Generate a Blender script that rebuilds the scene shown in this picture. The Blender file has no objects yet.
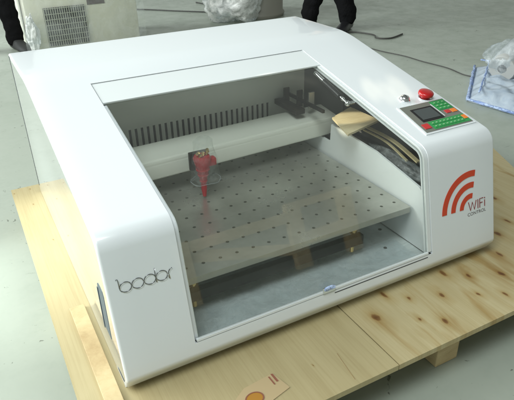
import bpy, bmesh, math, random
from mathutils import Vector, Matrix, noise
random.seed(7)
S = bpy.context.scene
C = S.collection
V = Vector

# ---------------------------------------------------------------- camera
cd = bpy.data.cameras.new("camera")
cam = bpy.data.objects.new("camera", cd)
C.objects.link(cam)
cd.sensor_width = 36
cd.angle = math.radians(49.5787)
cd.clip_start = 0.02
cd.clip_end = 200
R_ = V((0.87936506, -0.47562671, -0.02227851))
U_ = V((0.24565474, 0.41310466, 0.87692548))
F_ = V((0.40788582, 0.77661044, -0.48010976))
m = Matrix((R_, U_, -F_)).transposed().to_4x4()
m.translation = V((-0.12996936, -0.79937104, 0.82770739))
cam.matrix_world = m
S.camera = cam

# ---------------------------------------------------------------- light
W = bpy.data.worlds.new("World")
S.world = W
W.use_nodes = True
nt = W.node_tree
bg = nt.nodes["Background"]
tc = nt.nodes.new("ShaderNodeTexCoord")
sp = nt.nodes.new("ShaderNodeSeparateXYZ")
nt.links.new(tc.outputs["Generated"], sp.inputs[0])
a1 = nt.nodes.new("ShaderNodeMath"); a1.operation = 'MULTIPLY'; a1.inputs[1].default_value = -0.45
nt.links.new(sp.outputs[0], a1.inputs[0])
a2 = nt.nodes.new("ShaderNodeMath"); a2.operation = 'MULTIPLY_ADD'; a2.inputs[1].default_value = 0.55
nt.links.new(sp.outputs[1], a2.inputs[0]); nt.links.new(a1.outputs[0], a2.inputs[2])
rp = nt.nodes.new("ShaderNodeMapRange")
rp.inputs[1].default_value = -0.8; rp.inputs[2].default_value = 0.8
nt.links.new(a2.outputs[0], rp.inputs[0])
mx = nt.nodes.new("ShaderNodeMix"); mx.data_type = 'RGBA'
nt.links.new(rp.outputs[0], mx.inputs[0])
mx.inputs[6].default_value = (0.22, 0.235, 0.20, 1)
mx.inputs[7].default_value = (0.80, 0.88, 0.83, 1)
# the hall's ceiling is darker than its window side
cz = nt.nodes.new("ShaderNodeMapRange"); cz.inputs[1].default_value = 0.35; cz.inputs[2].default_value = 0.75
cz.inputs[3].default_value = 1.0; cz.inputs[4].default_value = 0.42
nt.links.new(sp.outputs[2], cz.inputs[0])
mz = nt.nodes.new("ShaderNodeMix"); mz.data_type = 'RGBA'; mz.blend_type = 'MULTIPLY'; mz.inputs[0].default_value = 1.0
nt.links.new(mx.outputs[2], mz.inputs[6]); nt.links.new(cz.outputs[0], mz.inputs[7])
nt.links.new(mz.outputs[2], bg.inputs[0])
bg.inputs[1].default_value = 0.60
S.view_settings.view_transform = 'Standard'
S.view_settings.look = 'None'
S.view_settings.exposure = 0.44
S.view_settings.gamma = 1.0
S.cycles.max_bounces = 10
S.cycles.transparent_max_bounces = 24


def lamp_area(name, loc, target, sx, sy, power, col):
    l = bpy.data.lights.new(name, 'AREA')
    l.shape = 'RECTANGLE'; l.size = sx; l.size_y = sy; l.energy = power; l.color = col
    o = bpy.data.objects.new(name, l)
    o.location = loc
    o.rotation_euler = (V(target) - V(loc)).to_track_quat('-Z', 'Y').to_euler()
    C.objects.link(o)
    return o


def lamp_spot(name, loc, target, deg, power, col, blend=0.15):
    l = bpy.data.lights.new(name, 'SPOT')
    l.spot_size = math.radians(deg); l.energy = power; l.color = col; l.spot_blend = blend
    l.shadow_soft_size = 0.01
    o = bpy.data.objects.new(name, l)
    o.location = loc
    o.rotation_euler = (V(target) - V(loc)).to_track_quat('-Z', 'Y').to_euler()
    C.objects.link(o)
    return o


lamp_area("window_daylight", (-3.6, 4.2, 2.9), (0.3, 0.9, 0), 4.5, 2.4, 325, (0.94, 1.0, 1.0))
lamp_spot("plywood_fill_spot", (-1.35, 1.15, 0.62), (-0.05, 0.66, -0.03), 30, 85, (0.95, 1.0, 1.0), 0.9)  # spot added to brighten the left plywood, in place of window light
lamp_area("side_window_daylight", (-3.4, 0.9, 1.7), (-0.1, 0.5, 0), 1.6, 1.3, 55, (1.0, 0.97, 0.86))


lamp_area("roof_light_daylight", (-0.7, -0.8, 3.2), (0.6, 0.1, 0.1), 1.6, 1.6, 60, (0.93, 1.0, 1.0))


# ---------------------------------------------------------------- materials
def mat(name, col=(0.8, 0.8, 0.8), rough=0.5, metal=0.0, coat=0.0, spec=0.5, emit=None, estr=0):
    M = bpy.data.materials.new(name); M.use_nodes = True
    b = M.node_tree.nodes["Principled BSDF"]
    b.inputs["Base Color"].default_value = (*col, 1)
    b.inputs["Roughness"].default_value = rough
    b.inputs["Metallic"].default_value = metal
    b.inputs["Coat Weight"].default_value = coat
    b.inputs["Coat Roughness"].default_value = 0.04
    b.inputs["Specular IOR Level"].default_value = spec
    if emit:
        b.inputs["Emission Color"].default_value = (*emit, 1)
        b.inputs["Emission Strength"].default_value = estr
    return M


def nd(M, t, **k):
    n = M.node_tree.nodes.new(t)
    for a, b in k.items(): setattr(n, a, b)
    return n


def ln(M, a, b): M.node_tree.links.new(a, b)


def noise_tex(M, scale=(1, 1, 1), s=5, detail=4, rough=0.55, dist=0.0, coord="Object", loc=(0, 0, 0)):
    c = nd(M, "ShaderNodeTexCoord")
    mp = nd(M, "ShaderNodeMapping"); mp.inputs["Scale"].default_value = scale
    mp.inputs["Location"].default_value = loc
    n = nd(M, "ShaderNodeTexNoise")
    n.inputs["Scale"].default_value = s; n.inputs["Detail"].default_value = detail
    n.inputs["Roughness"].default_value = rough; n.inputs["Distortion"].default_value = dist
    ln(M, c.outputs[coord], mp.inputs[0]); ln(M, mp.outputs[0], n.inputs["Vector"])
    return n


def ramp(M, src, stops):
    r = nd(M, "ShaderNodeValToRGB")
    el = r.color_ramp.elements
    while len(el) > 1: el.remove(el[-1])
    el[0].position = stops[0][0]; el[0].color = (*stops[0][1], 1)
    for p, c in stops[1:]:
        e = el.new(p); e.color = (*c, 1)
    ln(M, src, r.inputs[0])
    return r


def mul(M, a, b, fac=1.0, mode='MULTIPLY'):
    x = nd(M, "ShaderNodeMix", data_type='RGBA', blend_type=mode)
    if isinstance(fac, float): x.inputs[0].default_value = fac
    else: ln(M, fac, x.inputs[0])
    for i, s in ((6, a), (7, b)):
        if isinstance(s, tuple): x.inputs[i].default_value = (*s, 1)
        else: ln(M, s, x.inputs[i])
    return x.outputs[2]


def bump(M, src, strength=0.2, dist=0.01):
    b = nd(M, "ShaderNodeBump"); b.inputs["Strength"].default_value = strength
    b.inputs["Distance"].default_value = dist
    ln(M, src, b.inputs["Height"])
    return b.outputs[0]


def P(M): return M.node_tree.nodes["Principled BSDF"]


# painted concrete floor
mFloor = mat("painted_concrete", rough=0.35)
n1 = noise_tex(mFloor, s=0.9, detail=6)
n2 = noise_tex(mFloor, s=9, detail=8, rough=0.7)
n3 = noise_tex(mFloor, scale=(1, 1, 1), s=26, detail=3, rough=0.6, dist=1.2, loc=(3, 1, 0))
c1 = ramp(mFloor, n1.outputs[0], [(0.3, (0.355, 0.395, 0.335)), (0.7, (0.39, 0.43, 0.37))])
c2 = ramp(mFloor, n2.outputs[0], [(0.30, (0.90, 0.91, 0.90)), (0.55, (1, 1, 1))])
c3 = ramp(mFloor, n3.outputs[0], [(0.285, (0.40, 0.40, 0.38)), (0.318, (1, 1, 1))])
n4 = noise_tex(mFloor, scale=(1, 4, 1), s=5, detail=8, rough=0.75, dist=2.0, loc=(9, 4, 0))
c4 = ramp(mFloor, n4.outputs[0], [(0.315, (0.62, 0.63, 0.60)), (0.36, (1, 1, 1))])
ln(mFloor, mul(mFloor, mul(mFloor, mul(mFloor, c1.outputs[0], c2.outputs[0]), c3.outputs[0]), c4.outputs[0]), P(mFloor).inputs["Base Color"])
rr = ramp(mFloor, n2.outputs[0], [(0.3, (0.5, 0.5, 0.5)), (0.7, (0.26, 0.26, 0.26))])
ln(mFloor, rr.outputs[0], P(mFloor).inputs["Roughness"])
ln(mFloor, bump(mFloor, n2.outputs[0], 0.06, 0.01), P(mFloor).inputs["Normal"])


def wood(name, base, dark, knots=None, gscale=(1.2, 14, 1.2), streaks=True, kcol=((0.20, 0.09, 0.05), (0.36, 0.20, 0.10), (0.72, 0.60, 0.42))):
    M = mat(name, rough=0.55)
    g = noise_tex(M, scale=gscale, s=2.2, detail=7, rough=0.6, dist=0.6)
    g2 = noise_tex(M, s=2.0, detail=3, loc=(5, 2, 0))
    gf = noise_tex(M, scale=tuple(q * 9 if q > 2 else q * 2 for q in gscale), s=2.2, detail=4, rough=0.7, loc=(2, 6, 1))
    col = ramp(M, g.outputs[0], [(0.33, dark), (0.6, base)]).outputs[0]
    col = mul(M, col, ramp(M, gf.outputs[0], [(0.30, (0.90, 0.88, 0.84)), (0.55, (1, 1, 1))]).outputs[0])
    col = mul(M, col, ramp(M, g2.outputs[0], [(0.3, (0.86, 0.84, 0.8)), (0.65, (1, 1, 1))]).outputs[0])
    if knots:
        c = nd(M, "ShaderNodeTexCoord")
        nn = nd(M, "ShaderNodeTexNoise"); nn.inputs["Scale"].default_value = 22; nn.inputs["Detail"].default_value = 4
        ln(M, c.outputs["Object"], nn.inputs["Vector"])
        vm = nd(M, "ShaderNodeVectorMath", operation='MULTIPLY_ADD'); vm.inputs[1].default_value = (0.020, 0.034, 0); vm.inputs[2].default_value = (0, 0, 0)
        ln(M, nn.outputs["Color"], vm.inputs[0])
        wp_ = nd(M, "ShaderNodeVectorMath", operation='ADD'); ln(M, c.outputs["Object"], wp_.inputs[0]); ln(M, vm.outputs[0], wp_.inputs[1])
        cur = None
        for kx, ky, kr in knots:
            sb = nd(M, "ShaderNodeVectorMath", operation='SUBTRACT'); ln(M, wp_.outputs[0], sb.inputs[0]); sb.inputs[1].default_value = (kx + 0.010, ky + 0.017, 0)
            ml = nd(M, "ShaderNodeVectorMath", operation='MULTIPLY'); ln(M, sb.outputs[0], ml.inputs[0]); ml.inputs[1].default_value = (1 / (kr * 0.75), 1 / (kr * 1.5), 0)
            le = nd(M, "ShaderNodeVectorMath", operation='LENGTH'); ln(M, ml.outputs[0], le.inputs[0])
            if cur is None: cur = le.outputs["Value"]
            else:
                mi = nd(M, "ShaderNodeMath", operation='MINIMUM'); ln(M, cur, mi.inputs[0]); ln(M, le.outputs["Value"], mi.inputs[1]); cur = mi.outputs[0]
        sc_ = nd(M, "ShaderNodeMath", operation='MULTIPLY'); sc_.inputs[1].default_value = 0.2; ln(M, cur, sc_.inputs[0])
        k = ramp(M, sc_.outputs[0], [(0.0, kcol[0]), (0.12, kcol[1]), (0.18, kcol[2]), (0.34, (0.90, 0.84, 0.74)), (0.75, (1, 1, 1))])
        col = mul(M, col, k.outputs[0])
        if streaks:
            g3 = noise_tex(M, scale=(8, 1.6, 1), s=2.2, detail=5, dist=0.8, loc=(1, 7, 0))
            col = mul(M, col, ramp(M, g3.outputs[0], [(0.32, (0.78, 0.66, 0.48)), (0.46, (1, 1, 1))]).outputs[0])
    ln(M, col, P(M).inputs["Base Color"])
    ln(M, bump(M, g.outputs[0], 0.12, 0.004), P(M).inputs["Normal"])
    return M


mPly = wood("smooth_plywood", (0.47, 0.40, 0.225), (0.43, 0.36, 0.195), gscale=(10, 0.9, 1), streaks=False,
            knots=[(-0.079, 1.04, 0.0018), (-0.03, 1.05, 0.002), (-0.035, 0.93, 0.0016), (-0.02, 0.68, 0.0013), (0.36, -0.10, 0.0014)])
mPlyKnot = wood("knotty_plywood", (0.52, 0.445, 0.26), (0.46, 0.375, 0.20), gscale=(11, 1.0, 1), kcol=((0.26, 0.13, 0.07), (0.44, 0.27, 0.15), (0.80, 0.68, 0.50)),
                knots=[(0.567, -0.052, 0.012), (0.754, -0.059, 0.009), (0.677, -0.032, 0.006), (0.646, -0.097, 0.005), (0.694, -0.133, 0.009), (0.822, -0.001, 0.010), (0.867, -0.041, 0.007), (0.835, -0.106, 0.006),
                       (0.949, -0.07, 0.010), (0.889, -0.137, 0.007), (0.637, 0.004, 0.009), (1.013, -0.008, 0.010), (1.09, 0.06, 0.012), (1.17, 0.10, 0.008), (1.06, 0.17, 0.006), (1.25, 0.22, 0.010), (1.13, 0.29, 0.008), (1.34, 0.33, 0.009), (1.10, -0.09, 0.008)])
mPine = wood("pine_block", (0.60, 0.48, 0.27), (0.44, 0.32, 0.16), gscale=(3, 3, 12))
mEdge = wood("plywood_edge", (0.42, 0.31, 0.15), (0.26, 0.18, 0.09), gscale=(1, 1, 60))

mWhite = mat("white_gloss_paint", (0.74, 0.78, 0.80), rough=0.30, coat=0.5)
nws = noise_tex(mWhite, s=4, detail=8, rough=0.7, dist=1.0)
ln(mWhite, ramp(mWhite, nws.outputs[0], [(0.3, (0.33, 0.33, 0.33)), (0.8, (0.27, 0.27, 0.27))]).outputs[0], P(mWhite).inputs["Roughness"])
ln(mWhite, ramp(mWhite, nws.outputs[0], [(0.3, (0.045, 0.045, 0.045)), (0.8, (0.065, 0.065, 0.065))]).outputs[0], P(mWhite).inputs["Coat Roughness"])
nw = noise_tex(mWhite, s=220, detail=2)
ln(mWhite, bump(mWhite, nw.outputs[0], 0.035, 0.0006), P(mWhite).inputs["Normal"])
mWhiteSide = mat("white_gloss_side", (0.70, 0.74, 0.73), rough=0.10, coat=1.0)
P(mWhiteSide).inputs["Coat Roughness"].default_value = 0.015
P(mWhiteSide).inputs["Coat IOR"].default_value = 1.8
mLidWhite = mat("white_lid_paint", (0.72, 0.76, 0.765), rough=0.32, coat=0.4)
mGap = mat("dark_gap", (0.015, 0.016, 0.018), rough=0.8)
mInner = mat("inner_white_paint", (0.82, 0.86, 0.88), rough=0.4)
mInGrey = mat("inner_grey_paint", (0.74, 0.77, 0.74), rough=0.45)
mGantry = mat("satin_grey_sheet", (0.70, 0.72, 0.66), rough=0.35)
mAlu = mat("worn_aluminium", (0.44, 0.43, 0.37), rough=0.3, metal=0.7)
na = noise_tex(mAlu, s=7, detail=6, rough=0.65)
ln(mAlu, ramp(mAlu, na.outputs[0], [(0.3, (0.42, 0.42, 0.38)), (0.7, (0.62, 0.625, 0.58))]).outputs[0], P(mAlu).inputs["Base Color"])
ln(mAlu, ramp(mAlu, na.outputs[0], [(0.3, (0.40, 0.40, 0.40)), (0.7, (0.24, 0.24, 0.24))]).outputs[0], P(mAlu).inputs["Roughness"])
mTray = mat("galvanised_tray", (0.46, 0.51, 0.50), rough=0.3, metal=0.3)
ntr = noise_tex(mTray, s=14, detail=6, rough=0.7, dist=1.5)
ln(mTray, ramp(mTray, ntr.outputs[0], [(0.35, (0.60, 0.65, 0.66)), (0.6, (0.76, 0.82, 0.83))]).outputs[0], P(mTray).inputs["Base Color"])
ln(mTray, bump(mTray, ntr.outputs[0], 0.35, 0.01), P(mTray).inputs["Normal"])
mBlack = mat("black_plastic", (0.008, 0.008, 0.009), rough=0.4)
mDark = mat("dark_metal", (0.015, 0.014, 0.013), rough=0.45, metal=0.5)
mBrown = mat("brown_black_bracket", (0.03, 0.025, 0.02), rough=0.5, metal=0.3)
mSteel = mat("bright_steel", (0.78, 0.80, 0.82), rough=0.15, metal=1)
mBrass = mat("polished_brass", (0.85, 0.60, 0.25), rough=0.2, metal=1)
mRed = mat("red_plastic", (0.42, 0.010, 0.012), rough=0.28, coat=0.4)
mRedAn = mat("red_anodised_head", (0.50, 0.006, 0.015), rough=0.3)
mOrangeRed = mat("orange_red_print", (0.60, 0.06, 0.02), rough=0.4)
mMaroon = mat("maroon_print", (0.22, 0.035, 0.035), rough=0.5)
mGreyPrint = mat("grey_print", (0.12, 0.10, 0.10), rough=0.5)
mGrip = mat("blue_grey_recess", (0.13, 0.165, 0.185), rough=0.6, spec=0.2)
mPanelGrey = mat("panel_olive_grey", (0.16, 0.165, 0.14), rough=0.5)
mScreen = mat("dark_screen", (0.06, 0.07, 0.07), rough=0.12)
mGreen = mat("green_key", (0.03, 0.26, 0.07), rough=0.5)
mKeyPrint = mat("pale_key_print", (0.45, 0.65, 0.40), rough=0.5)
mKeyRed = mat("red_key", (0.50, 0.03, 0.03), rough=0.45)
mKeyOrange = mat("orange_key", (0.75, 0.20, 0.03), rough=0.45)
mLogo = mat("engraved_chrome", (0.22, 0.23, 0.23), rough=0.25, metal=0.8)
mLogoHi = mat("logo_light_edge", (0.80, 0.84, 0.85), rough=0.3, metal=0.4)
mCable = mat("dark_cable", (0.06, 0.06, 0.055), rough=0.5)
mTrouser = mat("black_trouser_cloth", (0.008, 0.008, 0.009), rough=0.95, spec=0.08)
ntc = noise_tex(mTrouser, s=14, detail=4)
ln(mTrouser, bump(mTrouser, ntc.outputs[0], 0.8, 0.03), P(mTrouser).inputs["Normal"])
mShoe = mat("black_leather", (0.014, 0.014, 0.016), rough=0.33)
mShoeGrey = mat("worn_dark_canvas", (0.035, 0.037, 0.037), rough=0.7)
mSkin = mat("skin", (0.52, 0.33, 0.23), rough=0.5)
mJacket = mat("dark_jacket_cloth", (0.04, 0.045, 0.06), rough=0.85)
mHair = mat("black_hair", (0.01, 0.01, 0.01), rough=0.6)
mBeige = mat("beige_cabinet", (0.74, 0.74, 0.65), rough=0.5)
mGrille = mat("grille_grey", (0.42, 0.44, 0.38), rough=0.5)
mFoam = mat("cream_foam", (0.72, 0.62, 0.36), rough=0.8)
mSticker = mat("faded_sticker", (0.48, 0.37, 0.21), rough=0.45)
mStickRed = mat("faded_red_ink", (0.26, 0.10, 0.06), rough=0.6)
mAmber = mat("amber_ink", (0.42, 0.20, 0.03), rough=0.45)
mDrum = mat("grey_brown_drum", (0.30, 0.29, 0.25), rough=0.5)


def film(name, tint=(0.9, 0.93, 0.95), opac=0.35, rough=0.12, scale=30, white=(0.8, 0.85, 0.88)):
    M = bpy.data.materials.new(name); M.use_nodes = True
    t = M.node_tree; t.nodes.clear()
    out = t.nodes.new("ShaderNodeOutputMaterial")
    tr = t.nodes.new("ShaderNodeBsdfTransparent"); tr.inputs[0].default_value = (*tint, 1)
    pr = t.nodes.new("ShaderNodeBsdfPrincipled"); pr.inputs["Base Color"].default_value = (*white, 1)
    pr.inputs["Roughness"].default_value = rough
    n = noise_tex(M, s=scale, detail=5, rough=0.6, dist=1.0)
    bp = t.nodes.new("ShaderNodeBump"); bp.inputs["Strength"].default_value = 0.7; bp.inputs["Distance"].default_value = 0.02
    t.links.new(n.outputs[0], bp.inputs["Height"]); t.links.new(bp.outputs[0], pr.inputs["Normal"])
    r = ramp(M, n.outputs[0], [(0.38, (opac * 0.45,) * 3), (0.62, (min(1, opac * 1.6),) * 3)])
    mxs = t.nodes.new("ShaderNodeMixShader")
    t.links.new(r.outputs[0], mxs.inputs[0]); t.links.new(tr.outputs[0], mxs.inputs[1]); t.links.new(pr.outputs[0], mxs.inputs[2])
    t.links.new(mxs.outputs[0], out.inputs[0])
    return M


mFilm = film("clear_crumpled_film", opac=0.14)
mFilmThin = film("thin_clear_bag", tint=(0.96, 0.97, 0.96), opac=0.10, scale=45, rough=0.04)
mFilmSilver = film("bright_crumpled_film", opac=0.6, rough=0.05, scale=12, white=(0.88, 0.9, 0.9))
mBubble = mat("bubble_wrap", (0.66, 0.76, 0.86), rough=0.2, coat=0.5)
nbb = noise_tex(mBubble, s=9, detail=6, rough=0.7, dist=1.0)
ln(mBubble, ramp(mBubble, nbb.outputs[0], [(0.35, (0.66, 0.76, 0.88)), (0.6, (0.84, 0.92, 1.0))]).outputs[0], P(mBubble).inputs["Base Color"])
ln(mBubble, bump(mBubble, nbb.outputs[0], 0.25, 0.012), P(mBubble).inputs["Normal"])
mBlueFilm = film("blue_edge_film", tint=(0.45, 0.6, 0.9), opac=0.8, scale=40, rough=0.2, white=(0.55, 0.68, 0.95))


def glass_mat():
    M = bpy.data.materials.new("tinted_acrylic"); M.use_nodes = True
    t = M.node_tree; t.nodes.clear()
    out = t.nodes.new("ShaderNodeOutputMaterial")
    tr = t.nodes.new("ShaderNodeBsdfTransparent"); tr.inputs[0].default_value = (0.965, 0.975, 0.96, 1)
    gl = t.nodes.new("ShaderNodeBsdfGlossy"); gl.inputs["Roughness"].default_value = 0.015
    fr = t.nodes.new("ShaderNodeFresnel"); fr.inputs[0].default_value = 1.52
    m1 = t.nodes.new("ShaderNodeMixShader")
    ge = t.nodes.new("ShaderNodeNewGeometry")
    io = t.nodes.new("ShaderNodeMapRange"); io.inputs[3].default_value = 1.5; io.inputs[4].default_value = 1 / 1.5
    t.links.new(ge.outputs["Backfacing"], io.inputs[0]); t.links.new(io.outputs[0], fr.inputs[0])
    t.links.new(fr.outputs[0], m1.inputs[0]); t.links.new(tr.outputs[0], m1.inputs[1]); t.links.new(gl.outputs[0], m1.inputs[2])
    # faint dust and wiping smears
    df = t.nodes.new("ShaderNodeBsdfDiffuse"); df.inputs[0].default_value = (0.8, 0.82, 0.78, 1)
    n = noise_tex(M, scale=(1, 1, 1), s=5, detail=7, rough=0.65, dist=0.8)
    r = ramp(M, n.outputs[0], [(0.35, (0.001,) * 3), (0.75, (0.014,) * 3)])
    m2 = t.nodes.new("ShaderNodeMixShader")
    t.links.new(r.outputs[0], m2.inputs[0]); t.links.new(m1.outputs[0], m2.inputs[1]); t.links.new(df.outputs[0], m2.inputs[2])
    t.links.new(m2.outputs[0], out.inputs[0])
    return M


mGlass = glass_mat()


# ---------------------------------------------------------------- mesh helpers
def obj(name, bm, material, parent=None, smooth=False, angle=None):
    bmesh.ops.recalc_face_normals(bm, faces=bm.faces)
    me = bpy.data.meshes.new(name)
    bm.to_mesh(me); bm.free()
    mats = material if isinstance(material, (list, tuple)) else [material]
    for x in mats: me.materials.append(x)
    o = bpy.data.objects.new(name, me)
    C.objects.link(o)
    if parent: o.parent = parent; o.matrix_parent_inverse = parent.matrix_world.inverted()
    if smooth:
        for p in me.polygons: p.use_smooth = True
        if angle: me.set_sharp_from_angle(angle=math.radians(angle))
    return o


def thing(name, label, cat, loc=(0, 0, 0), rz=0.0, group=None):
    o = bpy.data.objects.new(name, None)
    C.objects.link(o)
    o.location = loc; o.rotation_euler = (0, 0, rz)
    o['label'] = label; o['category'] = cat
    if group: o['group'] = group
    o.matrix_world = Matrix.Translation(V(loc)) @ Matrix.Rotation(rz, 4, 'Z')
    return o


def tag(o, label, cat, group=None, kind=None):
    if kind: o['kind'] = kind
    o['label'] = label
    if cat: o['category'] = cat
    if group: o['group'] = group
    return o


def box(bm, c, s, rot=None, bev=0.0, seg=2):
    b = bmesh.new()
    bmesh.ops.create_cube(b, size=1)
    for v in b.verts: v.co = V((v.co.x * s[0], v.co.y * s[1], v.co.z * s[2]))
    if bev: bmesh.ops.bevel(b, geom=list(b.edges), offset=bev, segments=seg, affect='EDGES', profile=0.5)
    M4 = Matrix.Translation(V(c))
    if rot is not None: M4 = M4 @ rot.to_4x4()
    b.transform(M4)
    tmp = bpy.data.meshes.new("t"); b.to_mesh(tmp); b.free()
    bm.from_mesh(tmp); bpy.data.meshes.remove(tmp)


def box2(bm, a, b, bev=0.0):
    box(bm, [(a[i] + b[i]) / 2 for i in range(3)], [abs(b[i] - a[i]) for i in range(3)], bev=bev)


def tube(bm, pts, r, n=10, rads=None, cap=True):
    pts = [V(p) for p in pts]
    rings = []
    up = V((0, 0, 1))
    for i, p in enumerate(pts):
        d = (pts[min(i + 1, len(pts) - 1)] - pts[max(i - 1, 0)]).normalized()
        if abs(d.dot(up)) > 0.98: up = V((1, 0, 0))
        s = d.cross(up).normalized(); t = s.cross(d).normalized(); up = t
        rr_ = rads[i] if rads else r
        rings.append([bm.verts.new(p + (s * math.cos(a) + t * math.sin(a)) * rr_) for a in [2 * math.pi * k / n for k in range(n)]])
    for a, b in zip(rings, rings[1:]):
        for k in range(n): bm.faces.new((a[k], a[(k + 1) % n], b[(k + 1) % n], b[k]))
    if cap:
        bm.faces.new(rings[0][::-1]); bm.faces.new(rings[-1])


def lathe(bm, prof, M4=None, n=32):
    """prof = [(r,z)...]"""
    rings = []
    M4 = M4 or Matrix.Identity(4)
    for r, z in prof:
        if r < 1e-6: rings.append([bm.verts.new(M4 @ V((0, 0, z)))])
        else: rings.append([bm.verts.new(M4 @ V((r * math.cos(2 * math.pi * k / n), r * math.sin(2 * math.pi * k / n), z))) for k in range(n)])
    for a, b in zip(rings, rings[1:]):
        if len(a) == 1 and len(b) == 1: continue
        for k in range(n):
            if len(a) == 1: bm.faces.new((a[0], b[(k + 1) % n], b[k]))
            elif len(b) == 1: bm.faces.new((a[k], a[(k + 1) % n], b[0]))
            else: bm.faces.new((a[k], a[(k + 1) % n], b[(k + 1) % n], b[k]))


def prism(bm, poly, z0, z1):
    a = [bm.verts.new((x, y, z0)) for x, y in poly]; b = [bm.verts.new((x, y, z1)) for x, y in poly]
    bm.faces.new(a[::-1]); bm.faces.new(b)
    for i in range(len(poly)):
        j = (i + 1) % len(poly); bm.faces.new((a[i], a[j], b[j], b[i]))


def catmull(pts, n=8):
    pts = [V(p) for p in pts]; P_ = [pts[0]] + pts + [pts[-1]]; out = []
    for i in range(1, len(P_) - 2):
        p0, p1, p2, p3 = P_[i - 1:i + 3]
        for k in range(n):
            t = k / n
            out.append(0.5 * ((2 * p1) + (p2 - p0) * t + (2 * p0 - 5 * p1 + 4 * p2 - p3) * t * t + (3 * p1 - p0 - 3 * p2 + p3) * t ** 3))
    out.append(pts[-1]); return out


def crumple(bm, c, s, amp=0.12, fine=0.3, freq=3.0, sub=4, seed=0, floor=None, sq=1.0):
    b = bmesh.new()
    bmesh.ops.create_icosphere(b, subdivisions=sub, radius=1)
    for v in b.verts:
        p = v.co.copy()
        if sq != 1.0:
            p = V([math.copysign(abs(q) ** sq, q) for q in p])
        d = noise.noise(p * freq + V((seed, 0, 0))) + 0.6 * abs(noise.noise(p * freq * 2.6 + V((0, seed, 0)))) + fine * noise.noise(p * freq * 6)
        p = p * (1 + amp * d)
        q = V((p.x * s[0] + c[0], p.y * s[1] + c[1], p.z * s[2] + c[2]))
        if floor is not None and q.z < floor: q.z = floor
        v.co = q
    tmp = bpy.data.meshes.new("t"); b.to_mesh(tmp); b.free(); bm.from_mesh(tmp); bpy.data.meshes.remove(tmp)


# machine profile, (y, z)
YB, ZB, YF, H, D = 0.0701, 0.297, 0.696, 0.4346, 1.0124
X0, X1 = 0.147, 0.782
YS = 0.6204
sl = V((0, YF - YB, H - ZB)).normalized(); sn = V((0, -sl.z, sl.y))
fl = V((0, YB, ZB)).normalized(); fn = V((0, -fl.z, fl.y))


def SP(x, y, off=0.0):      # on the sloping top
    return V((x, y, ZB + (y - YB) * (H - ZB) / (YF - YB))) + sn * off


def FP(x, s, off=0.0):      # on the front face, s metres up it
    return V((x, 0, 0)) + fl * s + fn * off


def fillet(pts, rad, n=8):
    out = []
    for i, p in enumerate(pts):
        r = rad[i]
        if r == 0 or i in (0, len(pts) - 1): out.append(V((p[0], p[1]))); continue
        a = V(pts[i - 1]) - V(p); b = V(pts[i + 1]) - V(p); a.normalize(); b.normalize()
        ang = a.angle(b); t = r / math.tan(ang / 2)
        c = V(p) + (a + b).normalized() * (r / math.sin(ang / 2))
        s = V(p) + a * t; e = V(p) + b * t
        v0 = s - c; v1 = e - c; th = v0.angle(v1)
        for k in range(n + 1):
            f_ = k / n
            w = (v0 * math.sin((1 - f_) * th) + v1 * math.sin(f_ * th)) / math.sin(th)
            out.append(c + w)
    return out


def subdiv_line(pts, maxlen):
    out = [pts[0]]
    for a, b in zip(pts, pts[1:]):
        n = max(1, int((b - a).length / maxlen))
        for k in range(1, n + 1): out.append(a.lerp(b, k / n))
    return out


# ---------------------------------------------------------------- setting
ZP = -0.03
ZFL = -0.15
bm = bmesh.new()
bmesh.ops.create_grid(bm, x_segments=20, y_segments=20, size=30)
for v in bm.verts: v.co.z = ZFL
fo = obj("floor", bm, mFloor); fo['kind'] = 'structure'

# ---------------------------------------------------------------- pallet
pal = thing("pallet", "pale plywood pallet with a smooth and a knotty board, under the white engraving machine", "pallet", (0.5, 0.4, ZFL))
bm = bmesh.new(); prism(bm, [(-0.092, -0.187), (0.513, -0.187), (0.513, 1.075), (-0.086, 1.075)], ZP - 0.014, ZP)
o = obj("smooth_board", bm, mPly, pal)
bm = bmesh.new(); prism(bm, [(0.5155, -0.187), (1.235, -0.187), (1.60, 0.57), (1.60, 1.075), (0.5155, 1.075)], ZP - 0.014, ZP)
o = obj("knotty_board", bm, mPlyKnot, pal)
for y in (-0.08, 0.45, 0.98):
    for x in (0.02, 0.72, 1.12):
        bm = bmesh.new(); box2(bm, (x - 0.05, y - 0.07, ZFL + 0.001), (x + 0.018, y + 0.07, ZP - 0.0145), bev=0.002)
        obj("block", bm, mPine, pal)
bm = bmesh.new(); box(bm, (0.4165, -0.135, ZP + 0.0003), (0.0012, 0.078, 0.0006), rot=Matrix.Rotation(-0.14, 3, 'Z')); obj("saw_kerf", bm, mEdge, pal)
# short fine saw kerf on the smooth board and a batten beside the machine
bm = bmesh.new(); box2(bm, (-0.046, -0.15, ZP + 0.0005), (-0.012, 0.332, ZP + 0.008), bev=0.001)
tag(obj("wooden_batten", bm, mPine), "thin pale wooden batten lying along the left side of the machine", "batten")

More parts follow.
